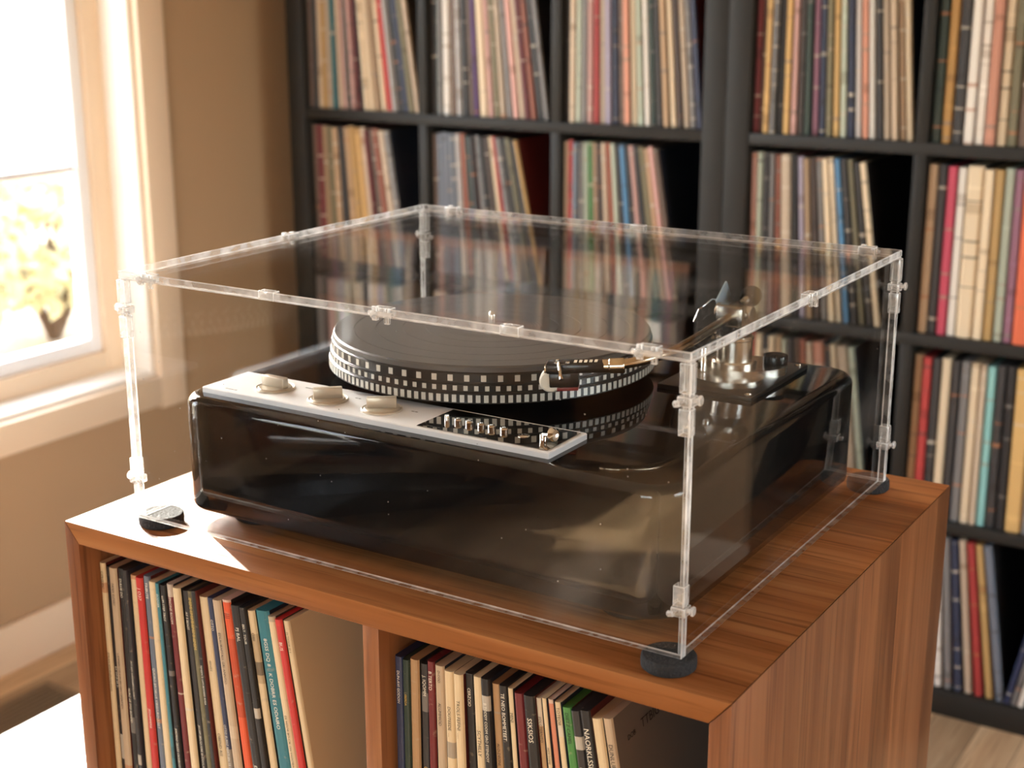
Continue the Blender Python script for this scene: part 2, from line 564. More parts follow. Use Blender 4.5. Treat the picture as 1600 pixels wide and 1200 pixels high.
def struct(o):
    o['kind'] = 'structure'
    return o


struct(MB().box(XL - WT, XR + WT, YF - WT, YB + WT, FZ - .08, FZ).build('floor', M['floor'], smooth=False, origin=(0, 0, FZ)))
struct(MB().box(XL - WT, XR + WT, YF - WT, YB + WT, CZ, CZ + .1).build('ceiling', M['ceiling'], smooth=False))
# openings: (start, end along the wall, bottom, top)
W1 = (.22, 1.42, -.385, 1.215)
W2 = (-2.3, -1.6, -.58, 1.215)
W4 = (-1.0, -.2, -.385, 1.215)
W5 = (-.2, 1.5, -.35, 1.1)
W3 = (.2, 2.4, -.30, 1.10)


def wall_with_holes(name, a0, a1, holes, f):
    mb = MB()
    cur = a0
    for (h0, h1, z0, z1) in sorted(holes):
        f(mb, cur, h0, FZ, CZ); f(mb, h0, h1, FZ, z0); f(mb, h0, h1, z1, CZ)
        cur = h1
    f(mb, cur, a1, FZ, CZ)
    return struct(mb.build(name, M['wall'], smooth=False))


wall_with_holes('wall_left', YF - WT, YB + WT, [W1, W2, W4], lambda m, a, b, c, d: m.box(XL - WT, XL, a, b, c, d))
wall_with_holes('wall_front', XL, XR, [W3], lambda m, a, b, c, d: m.box(a, b, YF - WT, YF, c, d))
wall_with_holes('wall_back', XL, XR, [], lambda m, a, b, c, d: m.box(a, b, YB, YB + WT, c, d))
wall_with_holes('wall_right', YF - WT, YB + WT, [W5], lambda m, a, b, c, d: m.box(XR, XR + WT, a, b, c, d))
struct(MB().box(XL, XL + .016, YF, YB, FZ, FZ + .105, bevel=.003).build('baseboard_left', M['trim']))
struct(MB().box(XL + .02, XR, YB - .016, YB, FZ, FZ + .105, bevel=.003).build('baseboard_back', M['trim']))


def window(name, wall, op, bars, vbars=(), tm='trim', jm='jamb'):
    u0, u1, z0, z1 = op

    def B(mb, a, b, c, d, e, f, bev=.002):
        # a..b along the wall, c..d up, e..f depth outwards from the wall's room face (negative = into the room)
        if wall == 'left':
            mb.box(XL - f, XL - e, a, b, c, d, bevel=bev)
        elif wall == 'right':
            mb.box(XR + e, XR + f, a, b, c, d, bevel=bev)
        else:
            mb.box(a, b, YF - f, YF - e, c, d, bevel=bev)
        return mb
    loc = (XL if wall == 'left' else XR, (u0 + u1) / 2, z0) if wall != 'front' else ((u0 + u1) / 2, YF, z0)
    t = struct(empty(name, loc))
    k = .075
    for (a, b, c, d) in ((u0 - k, u0, z0 - k, z1 + k), (u1, u1 + k, z0 - k, z1 + k), (u0, u1, z0 - k + .008, z0), (u0, u1, z1, z1 + k)):
        o = B(MB(), a, b, c, d, -.02, 0).build('casing', M[tm], t)
    g = .012
    for (a, b, c, d) in ((u0, u0 + g, z0, z1), (u1 - g, u1, z0, z1), (u0 + g, u1 - g, z0, z0 + g), (u0 + g, u1 - g, z1 - g, z1)):
        B(MB(), a, b, c, d, .0, .155, .001).build('jamb', M[jm], t)
    u0 += g; u1 -= g; z0 += g; z1 -= g
    s = .045
    for (a, b, c, d) in ((u0, u0 + s, z0, z1), (u1 - s, u1, z0, z1), (u0 + s, u1 - s, z0, z0 + s), (u0 + s, u1 - s, z1 - s, z1)):
        B(MB(), a, b, c, d, .085, .15).build('frame', M[tm], t)
    u0 += s; u1 -= s; z0 += s; z1 -= s
    s = .032
    for (a, b, c, d) in ((u0, u0 + s, z0, z1), (u1 - s, u1, z0, z1), (u0 + s, u1 - s, z0, z0 + s), (u0 + s, u1 - s, z1 - s, z1)):
        B(MB(), a, b, c, d, .10, .14).build('sash', M['sash'], t)
    u0 += s; u1 -= s; z0 += s; z1 -= s
    for z in bars: B(MB(), u0, u1, z - .008, z + .008, .112, .128).build('glazing_bar', M['sash'], t)
    for u in vbars: B(MB(), u - .008, u + .008, z0, z1, .112, .128).build('glazing_bar', M['sash'], t)
    B(MB(), u0 - .004, u1 + .004, z0 - .004, z1 + .004, .118, .122, 0).build('pane', M['glass'], t, smooth=False)
    return t


window('window_1', 'left', W1, [.082])
window('added_window_2', 'left', W2, [.082], [], 'teak_in', 'shelf')  # added to throw the mirrored sun patch; dark trim keeps its reflection down
window('added_window_4', 'left', W4, [.082], [])  # added out of view; its sun patch bounces light onto the cabinet front
window('added_window_3', 'front', W3, [.4], [1.3])  # added behind the camera as daylight fill
window('added_window_5', 'right', W5, [.4], [.65])  # added out of view so skylight lifts the right side


def portal(name, loc, rot, sx, sy):
    d = bpy.data.lights.new(name, 'AREA')
    d.shape = 'RECTANGLE'; d.size = sx; d.size_y = sy
    d.cycles.is_portal = True
    o = bpy.data.objects.new(name, d)
    C.objects.link(o)
    o.location = loc; o.rotation_euler = rot


portal('window_portal', (XL - .17, (W1[0] + W1[1]) / 2, (W1[2] + W1[3]) / 2), (0, R(-90), 0), W1[3] - W1[2], W1[1] - W1[0])
portal('window_portal', (XL - .17, (W2[0] + W2[1]) / 2, (W2[2] + W2[3]) / 2), (0, R(-90), 0), W2[3] - W2[2], W2[1] - W2[0])
portal('window_portal', (XL - .17, (W4[0] + W4[1]) / 2, (W4[2] + W4[3]) / 2), (0, R(-90), 0), W4[3] - W4[2], W4[1] - W4[0])
portal('window_portal', (XR + .17, (W5[0] + W5[1]) / 2, (W5[2] + W5[3]) / 2), (0, R(90), 0), W5[3] - W5[2], W5[1] - W5[0])
portal('window_portal', ((W3[0] + W3[1]) / 2, YF - .17, (W3[2] + W3[3]) / 2), (R(90), 0, 0), W3[1] - W3[0], W3[3] - W3[2])

# ------------------------------------------------------------------ outdoors
GZ = -1.35
struct(MB().box(-16, XL - WT - .01, -7, 14, GZ - .05, GZ).build('ground', M['ground'], smooth=False))
fe = empty('garden_fence', (-7.5, 5, GZ))
tag(fe, 'pale vertical board fence blurred beyond the window', 'fence')
bmesh0 = None
for k in range(46):
    y = .6 + k * .2
    if bmesh0 is None:
        o = MB().box(-7.52, -7.5, y, y + .185, GZ + .05, GZ + 2.0, bevel=.003).build('board', M['fence'], fe)
        bmesh0 = o
    else:
        o = bmesh0.copy(); C.objects.link(o); o.location.y = bmesh0.location.y + k * .2
        o.location.z += random.uniform(-.02, .02)
for z in (.4, 1.6):
    MB().box(-7.56, -7.52, .6, 9.8, GZ + z, GZ + z + .09).build('rail', M['fence'], fe)


def shrub(x, y, h, r, leafm, label, n=900):
    t = empty('shrub', (x, y, GZ))
    tag(t, label, 'shrub', 'shrubs in the garden')
    mb = MB()
    for k in range(7):
        a = k * 2.4
        mb.tube([(x, y, GZ), (x + .3 * r * math.cos(a), y + .3 * r * math.sin(a), GZ + h * .4),
                 (x + .65 * r * math.cos(a), y + .65 * r * math.sin(a), GZ + h * .8)], [.03, .018, .006], 6)
    mb.build('stem', M['bark'], t)
    mb = MB()
    for k in range(n):
        v = Vector((random.gauss(0, 1), random.gauss(0, 1), random.gauss(0, 1))).normalized() * random.uniform(.55, 1)
        c = Vector((x + v.x * r, y + v.y * r, GZ + h * .58 + v.z * h * .42))
        a = Vector((random.gauss(0, 1), random.gauss(0, 1), random.gauss(0, 1))).normalized() * .06
        b = a.orthogonal().normalized() * .03
        vs = [mb.bm.verts.new(c + q) for q in (-a, b, a, -b)]
        mb.bm.faces.new(vs)
    f = mb.build('foliage', leafm, t, smooth=False, recalc=False)
    f['kind'] = 'stuff'


shrub(-4.6, 3.0, 1.0, .55, M['leaf'], 'low dry brown shrub outside, nearest the window frame')
shrub(-5.0, 4.2, .9, .6, M['leaf2'], 'low green shrub outside near the fence')
shrub(-5.4, 2.0, .8, .6, M['leaf'], 'small brown shrub outside at the far left edge')



def added_hedge(x0, x1, y0, y1, z1):
    t_ = empty('added_hedge', ((x0 + x1) / 2, (y0 + y1) / 2, GZ))
    tag(t_, 'dark green clipped foliage added out of view to darken the mirrored window', 'added_hedge')
    MB().box(x0 + .06, x1 - .06, y0 + .06, y1 - .06, GZ, z1 - .06).build('core', M['bark'], t_)
    mb = MB()
    for k in range(5000):
        c = Vector((random.uniform(x0, x1), random.uniform(y0, y1), random.uniform(GZ, z1)))
        s_ = random.random()
        if s_ < .5: c.x = random.choice((x0, x1)) + random.uniform(-.03, .03)
        elif s_ < .8: c.z = z1 + random.uniform(-.05, .02)
        else: c.y = random.choice((y0, y1))
        a = Vector((random.gauss(0, 1), random.gauss(0, 1), random.gauss(0, 1))).normalized() * .05
        b = a.orthogonal().normalized() * .03
        mb.bm.faces.new([mb.bm.verts.new(c + q) for q in (-a, b, a, -b)])
    mb.build('foliage', M['added_hedge'], t_, smooth=False, recalc=False)['kind'] = 'stuff'


added_hedge(-2.55, -1.95, -3.6, -1.3, -.22)  # unseen dark planting, added to dim the mirrored view through the window

# ------------------------------------------------------------------ black shelf units
SY, SD = 1.79, .385
ROWS = [-.870, -.530, -.173, .179, .531]      # board centres between the rows; cells rest on them
TB = .022
SH_TOP = .93


def shelf_unit(x0, x1, divs, label):
    t = empty('record_shelf', ((x0 + x1) / 2, SY + SD / 2, FZ))
    tag(t, label, 'shelf unit', 'black shelf units')
    MB().box(x0, x0 + .048, SY, SY + SD, FZ, SH_TOP, bevel=.0015).build('side_panel', M['shelf'], t)
    MB().box(x1 - .048, x1, SY, SY + SD, FZ, SH_TOP, bevel=.0015).build('side_panel', M['shelf'], t)
    xi, xj = x0 + .048, x1 - .048
    MB().box(xi, xj, SY, SY + SD, FZ, FZ + .05, bevel=.0015).build('bottom_board', M['shelf'], t)
    MB().box(xi, xj, SY, SY + SD, SH_TOP - .05, SH_TOP, bevel=.0015).build('top_board', M['shelf'], t)
    MB().box(xi, xj, SY + SD - .006, SY + SD, FZ + .05, SH_TOP - .05).build('back_panel', M['shelf'], t)  # added black sheet standing in for the shade deep in the cells
    for z in ROWS[1:]:
        MB().box(xi, xj, SY + .002, SY + SD - .006, z - TB / 2, z + TB / 2, bevel=.001).build('shelf_board', M['shelf'], t)
    zs = [FZ + .05] + [z + TB / 2 for z in ROWS[1:]]
    ze = [z - TB / 2 for z in ROWS[1:]] + [SH_TOP - .05]
    for d in divs:
        for a, b in zip(zs, ze):
            MB().box(d - TB / 2, d + TB / 2, SY + .002, SY + SD - .006, a, b, bevel=.001).build('divider', M['shelf'], t)
    return t


shelf_unit(-1.252, -.156, [-.873, -.536], 'tall black cube shelf full of records, nearest the window wall')
shelf_unit(-.155, 1.28, [.227, .573, .915], 'tall black cube shelf full of records, behind the cabinet on the right')

COL = {'cr': ('cream', 214, 190, 150), 'be': ('beige', 186, 162, 132), 'ta': ('tan', 172, 136, 96), 'go': ('mustard', 196, 150, 76),
       'oc': ('ochre', 170, 118, 44), 'wh': ('white', 224, 217, 203), 'lg': ('pale grey', 172, 167, 162), 'gr': ('grey', 112, 109, 106),
       'sl': ('slate grey', 98, 106, 118), 'dk': ('charcoal', 44, 42, 42), 'bk': ('black', 26, 24, 24), 'br': ('brown', 98, 74, 58),
       'db': ('dark brown', 60, 44, 36), 'rd': ('red', 190, 42, 38), 'dr': ('dark red', 108, 28, 32), 'cm': ('crimson', 185, 45, 70),
       'pk': ('dusty pink', 200, 146, 134), 'sa': ('salmon', 205, 130, 100), 'or': ('orange', 215, 84, 42), 'ru': ('rust', 150, 72, 46),
       'te': ('teal', 42, 112, 122), 'tq': ('turquoise', 120, 190, 186), 'bl': ('blue', 62, 120, 164), 'nv': ('navy', 38, 48, 78),
       'gn': ('green', 70, 132, 62), 'sg': ('sage green', 165, 175, 150), 'dg': ('dark green', 36, 56, 46), 'ol': ('olive', 108, 100, 68),
       'pu': ('purple', 92, 58, 122), 'li': ('lilac', 165, 155, 178), 'mv': ('mauve', 142, 88, 112)}
ORD = ['first', 'second', 'third', 'fourth', 'fifth', 'sixth', 'seventh', 'eighth', 'ninth', 'tenth', 'eleventh', 'twelfth',
       'thirteenth', 'fourteenth', 'fifteenth', 'sixteenth', 'seventeenth', 'eighteenth', 'nineteenth', 'twentieth',
       'twenty-first', 'twenty-second', 'twenty-third', 'twenty-fourth', 'twenty-fifth', 'twenty-sixth', 'twenty-seventh', 'twenty-eighth']

sl_mesh = None


def unit_sleeve():
    global sl_mesh
    if sl_mesh: return sl_mesh
    bm = bmesh.new()
    # card sleeve: closed rounded spine in front, slightly open mouth behind
    prof = [(.0, .02), (.18, .0), (.82, .0), (1., .02), (.96, 1.), (.56, 1.), (.53, .97), (.47, .97), (.44, 1.), (.04, 1.)]
    lo = [bm.verts.new((x, y, 0)) for x, y in prof]
    hi = [bm.verts.new((x, y, 1)) for x, y in prof]
    n = len(prof)
    for k in range(n): bm.faces.new((lo[k], lo[(k + 1) % n], hi[(k + 1) % n], hi[k]))
    bm.faces.new(list(reversed(lo))); bm.faces.new(hi)
    bm.normal_update()
    for f in bm.faces:
        if abs(f.normal.x) > .9: f.material_index = 1
    me = bpy.data.meshes.new('record_sleeve')
    bm.to_mesh(me); bm.free()
    me.materials.append(M['sleeve']); me.materials.append(M['cover'])
    sl_mesh = me
    return me


LP = .313
n_shelf = 0


def fill_cell(x0, x1, z, codes, where, group, fill=1.0, lean0=0.0, lean1=0.0, ysh=.0):
    """codes: 'cr' plain, 'cr2' thick, 'cr0' thin. Leans are degrees with the top to the left."""
    global n_shelf
    items = []
    for c in codes.split():
        k = c[2:] or '1'
        items.append((c[:2], {'0': .6, '1': 1., '2': 1.7}[k]))
    n = len(items)
    leans = [R(lean0 + (lean1 - lean0) * max(0, (i / (n - 1) - .12) / .88)) for i in range(n)]
    spread = sum(LP * (math.sin(b) - math.sin(a)) for a, b in zip(leans, leans[1:]))
    avail = (x1 - x0 - .004) * fill - spread
    wsum = sum(wt / math.cos(l) for (c, wt), l in zip(items, leans))
    unit = avail / wsum
    x = x0 + .002 + (LP * math.sin(leans[0]) if leans[0] > 0 else 0)
    for i, ((c, wt), l) in enumerate(zip(items, leans)):
        th = wt * unit
        nm, r, g, b = COL[c]
        o = bpy.data.objects.new('record_sleeve', unit_sleeve())
        C.objects.link(o)
        hgt = LP + random.uniform(-.004, .002)
        o.scale = (th * .97, .312, hgt)
        o.location = (x, SY + .012 + ysh + random.uniform(0, .008), z + .0005)
        o.rotation_euler = (0, -l, 0)
        j = random.uniform(.9, 1.1)
        m_ = .3 * r + .55 * g + .15 * b
        o.color = lin(*[min(255, (v * .82 + m_ * .18) * .98 * j + 12) for v in (r, g, b)])
        tag(o, f'{nm} record sleeve, {ORD[i]} from left in {where}', 'record', group)
        nxt = leans[i + 1] if i + 1 < n else l
        x += th / math.cos(l) + LP * (math.sin(nxt) - math.sin(l))
        n_shelf += 1


zA, zB, zC, zD = (ROWS[3] + TB / 2, ROWS[2] + TB / 2, ROWS[1] + TB / 2, FZ + .05)
L1, L2, L3 = (-1.204, -.884), (-.862, -.547), (-.525, -.204)
R1, R2, R3 = (-.107, .216), (.238, .562), (.584, .904)
S = 'compartment of the shelf'
fill_cell(*L1, zA, 'br dk be go be te0 be pk dg0 pk dr0 bk0 cr cr ta cr rd lg dk nv ol be', 'top row, first column of shelves', 'records, top row first column', .99, 0, 8)
fill_cell(*L2, zA, 'dk dg0 gr0 wh2 br lg dk br pu0 cr2 pk ol be gr pk be dr ru dk gr', 'top row, second column of shelves', 'records, top row second column', .97, 0, 8)
fill_cell(*L3, zA, 'dk be sg gr pk rd be li nv br sa cr sg wh dg dk ta cr db be gr nv', 'top row, third column of shelves', 'records, top row third column', .99, 0, 5.5)
fill_cell(*R1, zA, 'dr br0 go gr bk go pk db dg mv nv ol go sg nv lg sa wh dk be be ta cr', 'top row, fourth column of shelves', 'records, top row fourth column', .985, 0, 5)
fill_cell(*R2, zA, 'dg oc dk wh wh sa cr ol br cm nv0 cr dk bk gr be ta', 'top row, fifth column of shelves', 'records, top row fifth column', .99, 0, 1)
fill_cell(*L1, zB, 'br dr ta ol ta dk ta go go be dr0 br ru be gr', 'second row, first column of shelves', 'records, second row first column', .84, 1, 8.5)
fill_cell(*L2, zB, 'br sl sl sl sl lg ru dg dk gr dk db cr rd0 gr bk ol dk go0', 'second row, second column of shelves', 'records, second row second column', .90, 1, 12)
fill_cell(*L3, zB, 'be rd sl gr sg gn ta db be ru sg dk bl dk pk dk ol ta pk br', 'second row, third column of shelves', 'records, second row third column', .85, 0, 10)
fill_cell(*R1, zB, 'pk sg dk gr ru be2 bk li ta db gr cr cr bl dk ol dk cr', 'second row, fourth column of shelves', 'records, second row fourth column', .85, 1, 9)
fill_cell(*R2, zB, 'ta dk cm wh cr2 cr go sg mv or2 br db cr sl dk be', 'second row, fifth column of shelves', 'records, second row fifth column', .98, 0, 1)
fill_cell(*R1, zC, 'be rd cr dk cr ta sg dk br ru be sa2 dk cr be2 sg', 'third row, fourth column of shelves', 'records, third row fourth column', .85, 0, 8)
fill_cell(*R2, zC, 'ta rd dk cr dk gr cr be0 tq dk bk go2 gr wh pk go dk', 'third row, fifth column of shelves', 'records, third row fifth column', .98, 0, 1)
fill_cell(*R2, zD, 'be ta dk cr wh gr nv be rd go sl', 'lowest row, fifth column of shelves', 'records, lowest row fifth column', .66, 2, 9)
fill_cell(*R3, zD, 'cr wh nv be gr dk', 'lowest row, sixth column of shelves', 'records, lowest row sixth column', .4, 0, 0)


# three sleeves tipped the other way against the divider in the lowest row
for k, (c, nm) in enumerate((('nv', 'navy'), ('gr', 'grey'), ('wh', 'white'))):
    o = bpy.data.objects.new('record_sleeve', unit_sleeve())
    C.objects.link(o)
    th, l = .0125, R(10.5)
    o.scale = (th * .97, .312, LP)
    o.rotation_euler = (0, l, 0)
    o.location = (.4615 + k * th / math.cos(l), SY + .014, zD + .0006 + th * math.sin(l))
    o.color = lin(*COL[c][1:])
    tag(o, f'{nm} record sleeve tipped rightwards against the divider in the lowest shelf row', 'record', 'records, lowest row fifth column')


def far_sleeves():
    # sleeves of the row above the frame and of the hidden third row, seen only as reflections or slivers
    m = M['sleeve'].copy(); m.name = 'sleeve_card_far'
    n = m.node_tree
    at = n.nodes.new('ShaderNodeAttribute'); at.attribute_name = 'col'
    oi = next(q for q in n.nodes if q.type == 'OBJECT_INFO')
    for l in list(n.links):
        if l.from_node == oi and l.from_socket.name == 'Color':
            n.links.new(at.outputs['Color'], l.to_socket)
    mb = MB()
    lay = mb.bm.loops.layers.float_color.new('col')
    keys = list(COL)
    wts = [7, 7, 6, 2, 1, 5, 4, 3, 2, 4, 3, 4, 4, 1, 1, 1, 2, 2, 1, 2, 1, 1, 1, 2, 1, 2, 1, 2, 1, 1, 1]
    for z, cells, fl in ((ROWS[4] + TB / 2, (L1, L2, L3, R1, R2), .93), (zC, (L1, L2, L3), .85)):
        for (a, b) in cells:
            x, lean = a + .003, 0.0
            while x < a + (b - a) * fl:
                th = random.uniform(.007, .02)
                lean = R(5) * max(0, (x - a) / (b - a) - .2)
                before = set(mb.bm.faces)
                mb.box(x, x + th, SY + .014, SY + .326, z + .001, z + LP + random.uniform(-.004, .002),
                       rot=((x, SY, z), Matrix.Rotation(-lean, 3, 'Y')))
                c = COL[random.choices(keys, wts[:len(keys)])[0]]
                m_ = sum(c[1:]) / 3
                col = lin(*[(v * .6 + m_ * .4) * .92 + 12 for v in c[1:]])
                for f in set(mb.bm.faces) - before:
                    for lp in f.loops: lp[lay] = col
                x += th + .0008 + LP * R(5) * th / (b - a)
    o = mb.build('record_sleeves', m, smooth=False)
    tag(o, 'closely packed record sleeves filling the remaining shelf rows', 'records', kind='stuff')


far_sleeves()

# ------------------------------------------------------------------ teak record cabinet
CW, CD = .6553, .5214
T = .0165
cab = empty('record_cabinet', (CW / 2, CD / 2, FZ))
tag(cab, 'teak record cabinet with two open compartments under the turntable', 'cabinet')
g_ = .0003
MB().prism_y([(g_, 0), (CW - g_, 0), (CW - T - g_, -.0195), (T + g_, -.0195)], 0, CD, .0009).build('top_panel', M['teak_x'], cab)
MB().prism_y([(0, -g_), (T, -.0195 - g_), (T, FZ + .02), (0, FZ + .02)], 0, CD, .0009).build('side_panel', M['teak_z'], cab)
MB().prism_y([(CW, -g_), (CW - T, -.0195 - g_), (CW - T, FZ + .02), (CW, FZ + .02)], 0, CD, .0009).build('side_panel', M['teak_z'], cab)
MB().box(.338, .354, .002, CD - .012, -.375, -.0195, bevel=.001).build('divider', M['teak_z'], cab)
MB().box(.338, .354, .002, CD - .012, FZ + .037, -.393, bevel=.001).build('divider', M['teak_z'], cab)
MB().box(T, CW - T, .002, CD - .012, -.3755, -.3575, bevel=.001).build('shelf_board', M['teak_x'], cab)
MB().box(T, CW - T, .002, CD - .012, FZ + .02, FZ + .037, bevel=.001).build('bottom_panel', M['teak_x'], cab)
MB().box(T, CW - T, CD - .012, CD - .004, FZ + .037, -.0195).build('back_panel', M['teak_in'], cab)
MB().box(.03, CW - .03, .03, CD - .03, FZ, FZ + .02).build('plinth_base', M['teak_in'], cab)


def text_mesh(body, size):
    cu = bpy.data.curves.new('txt', 'FONT')
    cu.body = body; cu.size = size; cu.resolution_u = 2
    o = bpy.data.objects.new('txt', cu)
    C.objects.link(o)
    dg = bpy.context.evaluated_depsgraph_get()
    me = bpy.data.meshes.new_from_object(o.evaluated_get(dg))
    bpy.data.objects.remove(o)
    bpy.data.curves.remove(cu)
    return me


def cabinet_records(x0, x1, z, rows, where, group, lean1, fill, y0, last):
    n = len(rows)
    leans = [R(lean1 * max(0, (i / (n - 1) - .08) / .92) ** 1.25) for i in range(n)]
    spread = sum(LP * (math.sin(b) - math.sin(a)) for a, b in zip(leans, leans[1:]))
    unit = ((x1 - x0) * fill - spread) / sum(r[1] / math.cos(l) for r, l in zip(rows, leans))
    x = x0
    for i, (row, l) in enumerate(zip(rows, leans)):
        c, wt, txts = row
        th = wt * unit
        hgt = LP + random.uniform(-.003, .002)
        nm, r, g, b = COL[c]
        mb = MB()
        t2 = th * .965
        prof = [(0, .0022), (t2 * .12, .0006), (t2 * .3, 0), (t2 * .7, 0), (t2 * .88, .0006), (t2, .0022), (t2 * .97, .312),
                (t2 * .56, .312), (t2 * .54, .306), (t2 * .46, .306), (t2 * .44, .312), (t2 * .03, .312)]
        mb.poly(prof, 0, hgt)
        mb.bm.normal_update()
        for f in mb.bm.faces:
            if f.normal.x > .9: f.material_index = 1
        o = mb.build('record_sleeve', [M['sleeve'], M[last] if i == n - 1 else M['cover']], smooth=False, origin=(0, 0, 0))
        yy = y0 + random.uniform(0, .004)
        o.location = (x, yy, z + .0005)
        o.rotation_euler = (0, -l, 0)
        o.color = lin(r, g, b)
        extra = ''
        tag(o, f'{nm} record sleeve, {ORD[i]} from left in {where}', 'record', group)
        for (body, frm, ink, szf) in txts:
            me = text_mesh(body, th * szf)
            hs = [v.co.y for v in me.vertices]
            mid = (min(hs) + max(hs)) / 2 if hs else 0
            for v in me.vertices:
                v.co = Vector((t2 / 2 + v.co.y - mid, -.0003, hgt - frm - v.co.x))
            me.materials.clear(); me.materials.append(M[ink])
            to = bpy.data.objects.new('spine_lettering', me)
            C.objects.link(to); to.parent = o
        nxt = leans[i + 1] if i + 1 < n else l
        x += th / math.cos(l) + LP * (math.sin(nxt) - math.sin(l))
    return o, hgt, t2


D_, L_, G_ = 'ink_dark', 'ink_light', 'ink_gold'
left = [('cr', .9, [('CIPHILEIC', .008, D_, .6), ('EMLAN WORLEN NUOVEL', .09, D_, .5)]),
        ('bk', .9, [('DA VIO JE AR 21', .1, L_, .45)]),
        ('be', 1.3, [('PAPER ELDERS', .015, D_, .35), ('LAMPBIN CELIUM BN EBN CIFERIMEN', .085, D_, .35)]),
        ('bk', 1.0, [('DULLIE DO', .01, L_, .5), ('NURZ GE DIGI BOMMD', .12, L_, .45)]),
        ('dk', .8, [('JAST BEST CUROM JAIRON LANBUT', .09, L_, .4)]),
        ('cr', 1.1, []),
        ('rd', 1.2, [('J O37', .01, L_, .55), ('JEDUMMERB', .13, L_, .4)]),
        ('sl', 1.1, [('TRIBUTE', .006, L_, .5), ('QUORO BROBLUS V/BIG/UROUUSET', .09, L_, .45)]),
        ('cr', 1.2, []),
        ('te', .75, [('DODGER', .01, L_, .55)]),
        ('bk', .9, [('LUPI STEP TROT', .01, L_, .5), ('JEREMIAD DEZZZ CROSBOOTLO', .14, L_, .45)]),
        ('dr', 1.0, [('TELEPHONE ROOM', .005, L_, .5)]),
        ('cr', 1.3, []),
        ('dk', 1.0, [('AY S BEAST', .02, L_, .45), ('JECOM JBELIQUORE ID DOOLAI EDAAIGTE', .13, L_, .4)]),
        ('ol', .9, [('IMIMHIMIMHIMIMHIMIM', .006, G_, .7)]),
        ('bk', .8, [('TEMEEN D LAM BEAMERS RMEA', .07, L_, .45)]),
        ('cr', 1.5, [('IIENIES', .06, D_, .3), ('OBEND RIS', .13, D_, .4)]),
        ('nv', .9, [('OTTO', .02, L_, .55), ('OTTO EUREZ REATI EN TE AOZO TAI DIV', .12, L_, .5)]),
        ('be', 1.4, [('EDLAUBAFTALL GRI ANNTIO', .03, D_, .35)]),
        ('or', 1.3, [('|||', .012, D_, .7), ('ORIS ONBIFO DAO BIDDO', .16, L_, .5)]),
        ('bk', 1.5, [('PJ BAL', .02, L_, .42), ('EGIZ! ORUIZ AR MINCO', .15, L_, .4)]),
        ('bk', .9, [('BELT  TOUR', .015, L_, .5), ('EMUMBER E TALEKUI', .15, L_, .5)]),
        ('cr', 1.1, [('OIIII', .02, D_, .5), ('EODI BADDER', .17, D_, .45)]),
        ('te', 2.1, [('8GSS DQ 8    K DOBRR ES ODAIRO', .025, L_, .34), ('A', .22, L_, 1.0)]),
        ('cr', 1.1, [('EIL HOOR BO-CIK ON VAIAOBAIMMOTES', .09, D_, .4)]),
        ('rd', 1.1, [('BUS', .02, L_, .55), ('LEKE EX', .19, L_, .45)]),
        ('cr', .9, [('DI TAOOK SE S', .01, D_, .4), ('EKE BOO', .17, D_, .4)])]
lastL = cabinet_records(T + .004, .338, -.3575, left, "the cabinet's left compartment", 'records in the left cabinet compartment', 8.5, .86, .016, 'cover_tan')
right = [('nv', 1.2, [('DUN-AVI GODON', .012, L_, .42)]),
         ('dg', 1.0, [('EBERDA', .03, G_, .4)]),
         ('ta', 1.3, []),
         ('dk', 1.1, [('J, IQOMM', .01, L_, .55), ('QERUTEE WK', .09, G_, .6)]),
         ('dr', 1.0, [('B TERTO', .008, L_, .6)]),
         ('be', 1.3, [('D-COD', .004, D_, .35), ('ALUMMIOD', .032, D_, .42), ('IOEO O BLODO', .115, D_, .35)]),
         ('cr', 1.3, [('DOUTEEDE  ....', .03, D_, .45)]),
         ('cr', 1.3, [('TROLS FEFINI  .....', .022, D_, .48)]),
         ('bk', 1.2, [('CERZCIO', .012, L_, .45)]),
         ('cr', 1.2, [('SCYTHILLY', .045, D_, .55)]),
         ('bk', 1.2, [('B TODDY COOM GRO ETENDOY', .02, L_, .4)]),
         ('ta', 1.1, [('ALO-DEONL', .05, D_, .45)]),
         ('bk', 1.1, [('TE NEO BOMMETEET', .006, L_, .55)]),
         ('cr', .8, [('MINI', .02, D_, .7)]),
         ('dr', 1.2, []),
         ('bk', 1.5, [('SSKSIOS', .018, L_, .55), ('TREIEU', .085, G_, .6)]),
         ('ta', .8, [('EDLCTERNTO', .015, D_, .6)]),
         ('cr', .7, [('IREDI DODIE', .04, D_, .5)]),
         ('sa', .8, []),
         ('cr', .9, [('TOTEOR', .004, D_, .6), ('HIRE CREDOU SI', .06, D_, .5)]),
         ('gn', 1.2, [('DIETZ CAMEL', .004, D_, .5), ('TTZ TIEMO', .075, L_, .5)]),
         ('dk', 1.2, [('EFCAIEDERE', .045, L_, .45)]),
         ('bk', 1.3, [('NAORKLSSER', .014, L_, .68), ('ETUI', .078, 'redplastic', .6)]),
         ('cr', 1.3, []),
         ('be', 1.2, [('DUNLUPU', .02, D_, .6)])]
lastR = cabinet_records(.354 + .006, CW - T, -.3575, right, "the cabinet's right compartment", 'records in the right cabinet compartment', 10, .90, .012, 'cover_grey')
# printing on the visible cover of the last sleeve
o, hgt, t2 = lastR
for body, yy, sz in (('DOB', .018, .006), ('TTBIG', .04, .011)):
    me = text_mesh(body, sz)
    for v in me.vertices:
        v.co = Vector((t2 + .0004, yy + v.co.x, hgt - .025 + v.co.y))
    me.materials.clear(); me.materials.append(M['ink_dark'])
    to = bpy.data.objects.new('cover_lettering', me); C.objects.link(to); to.parent = o

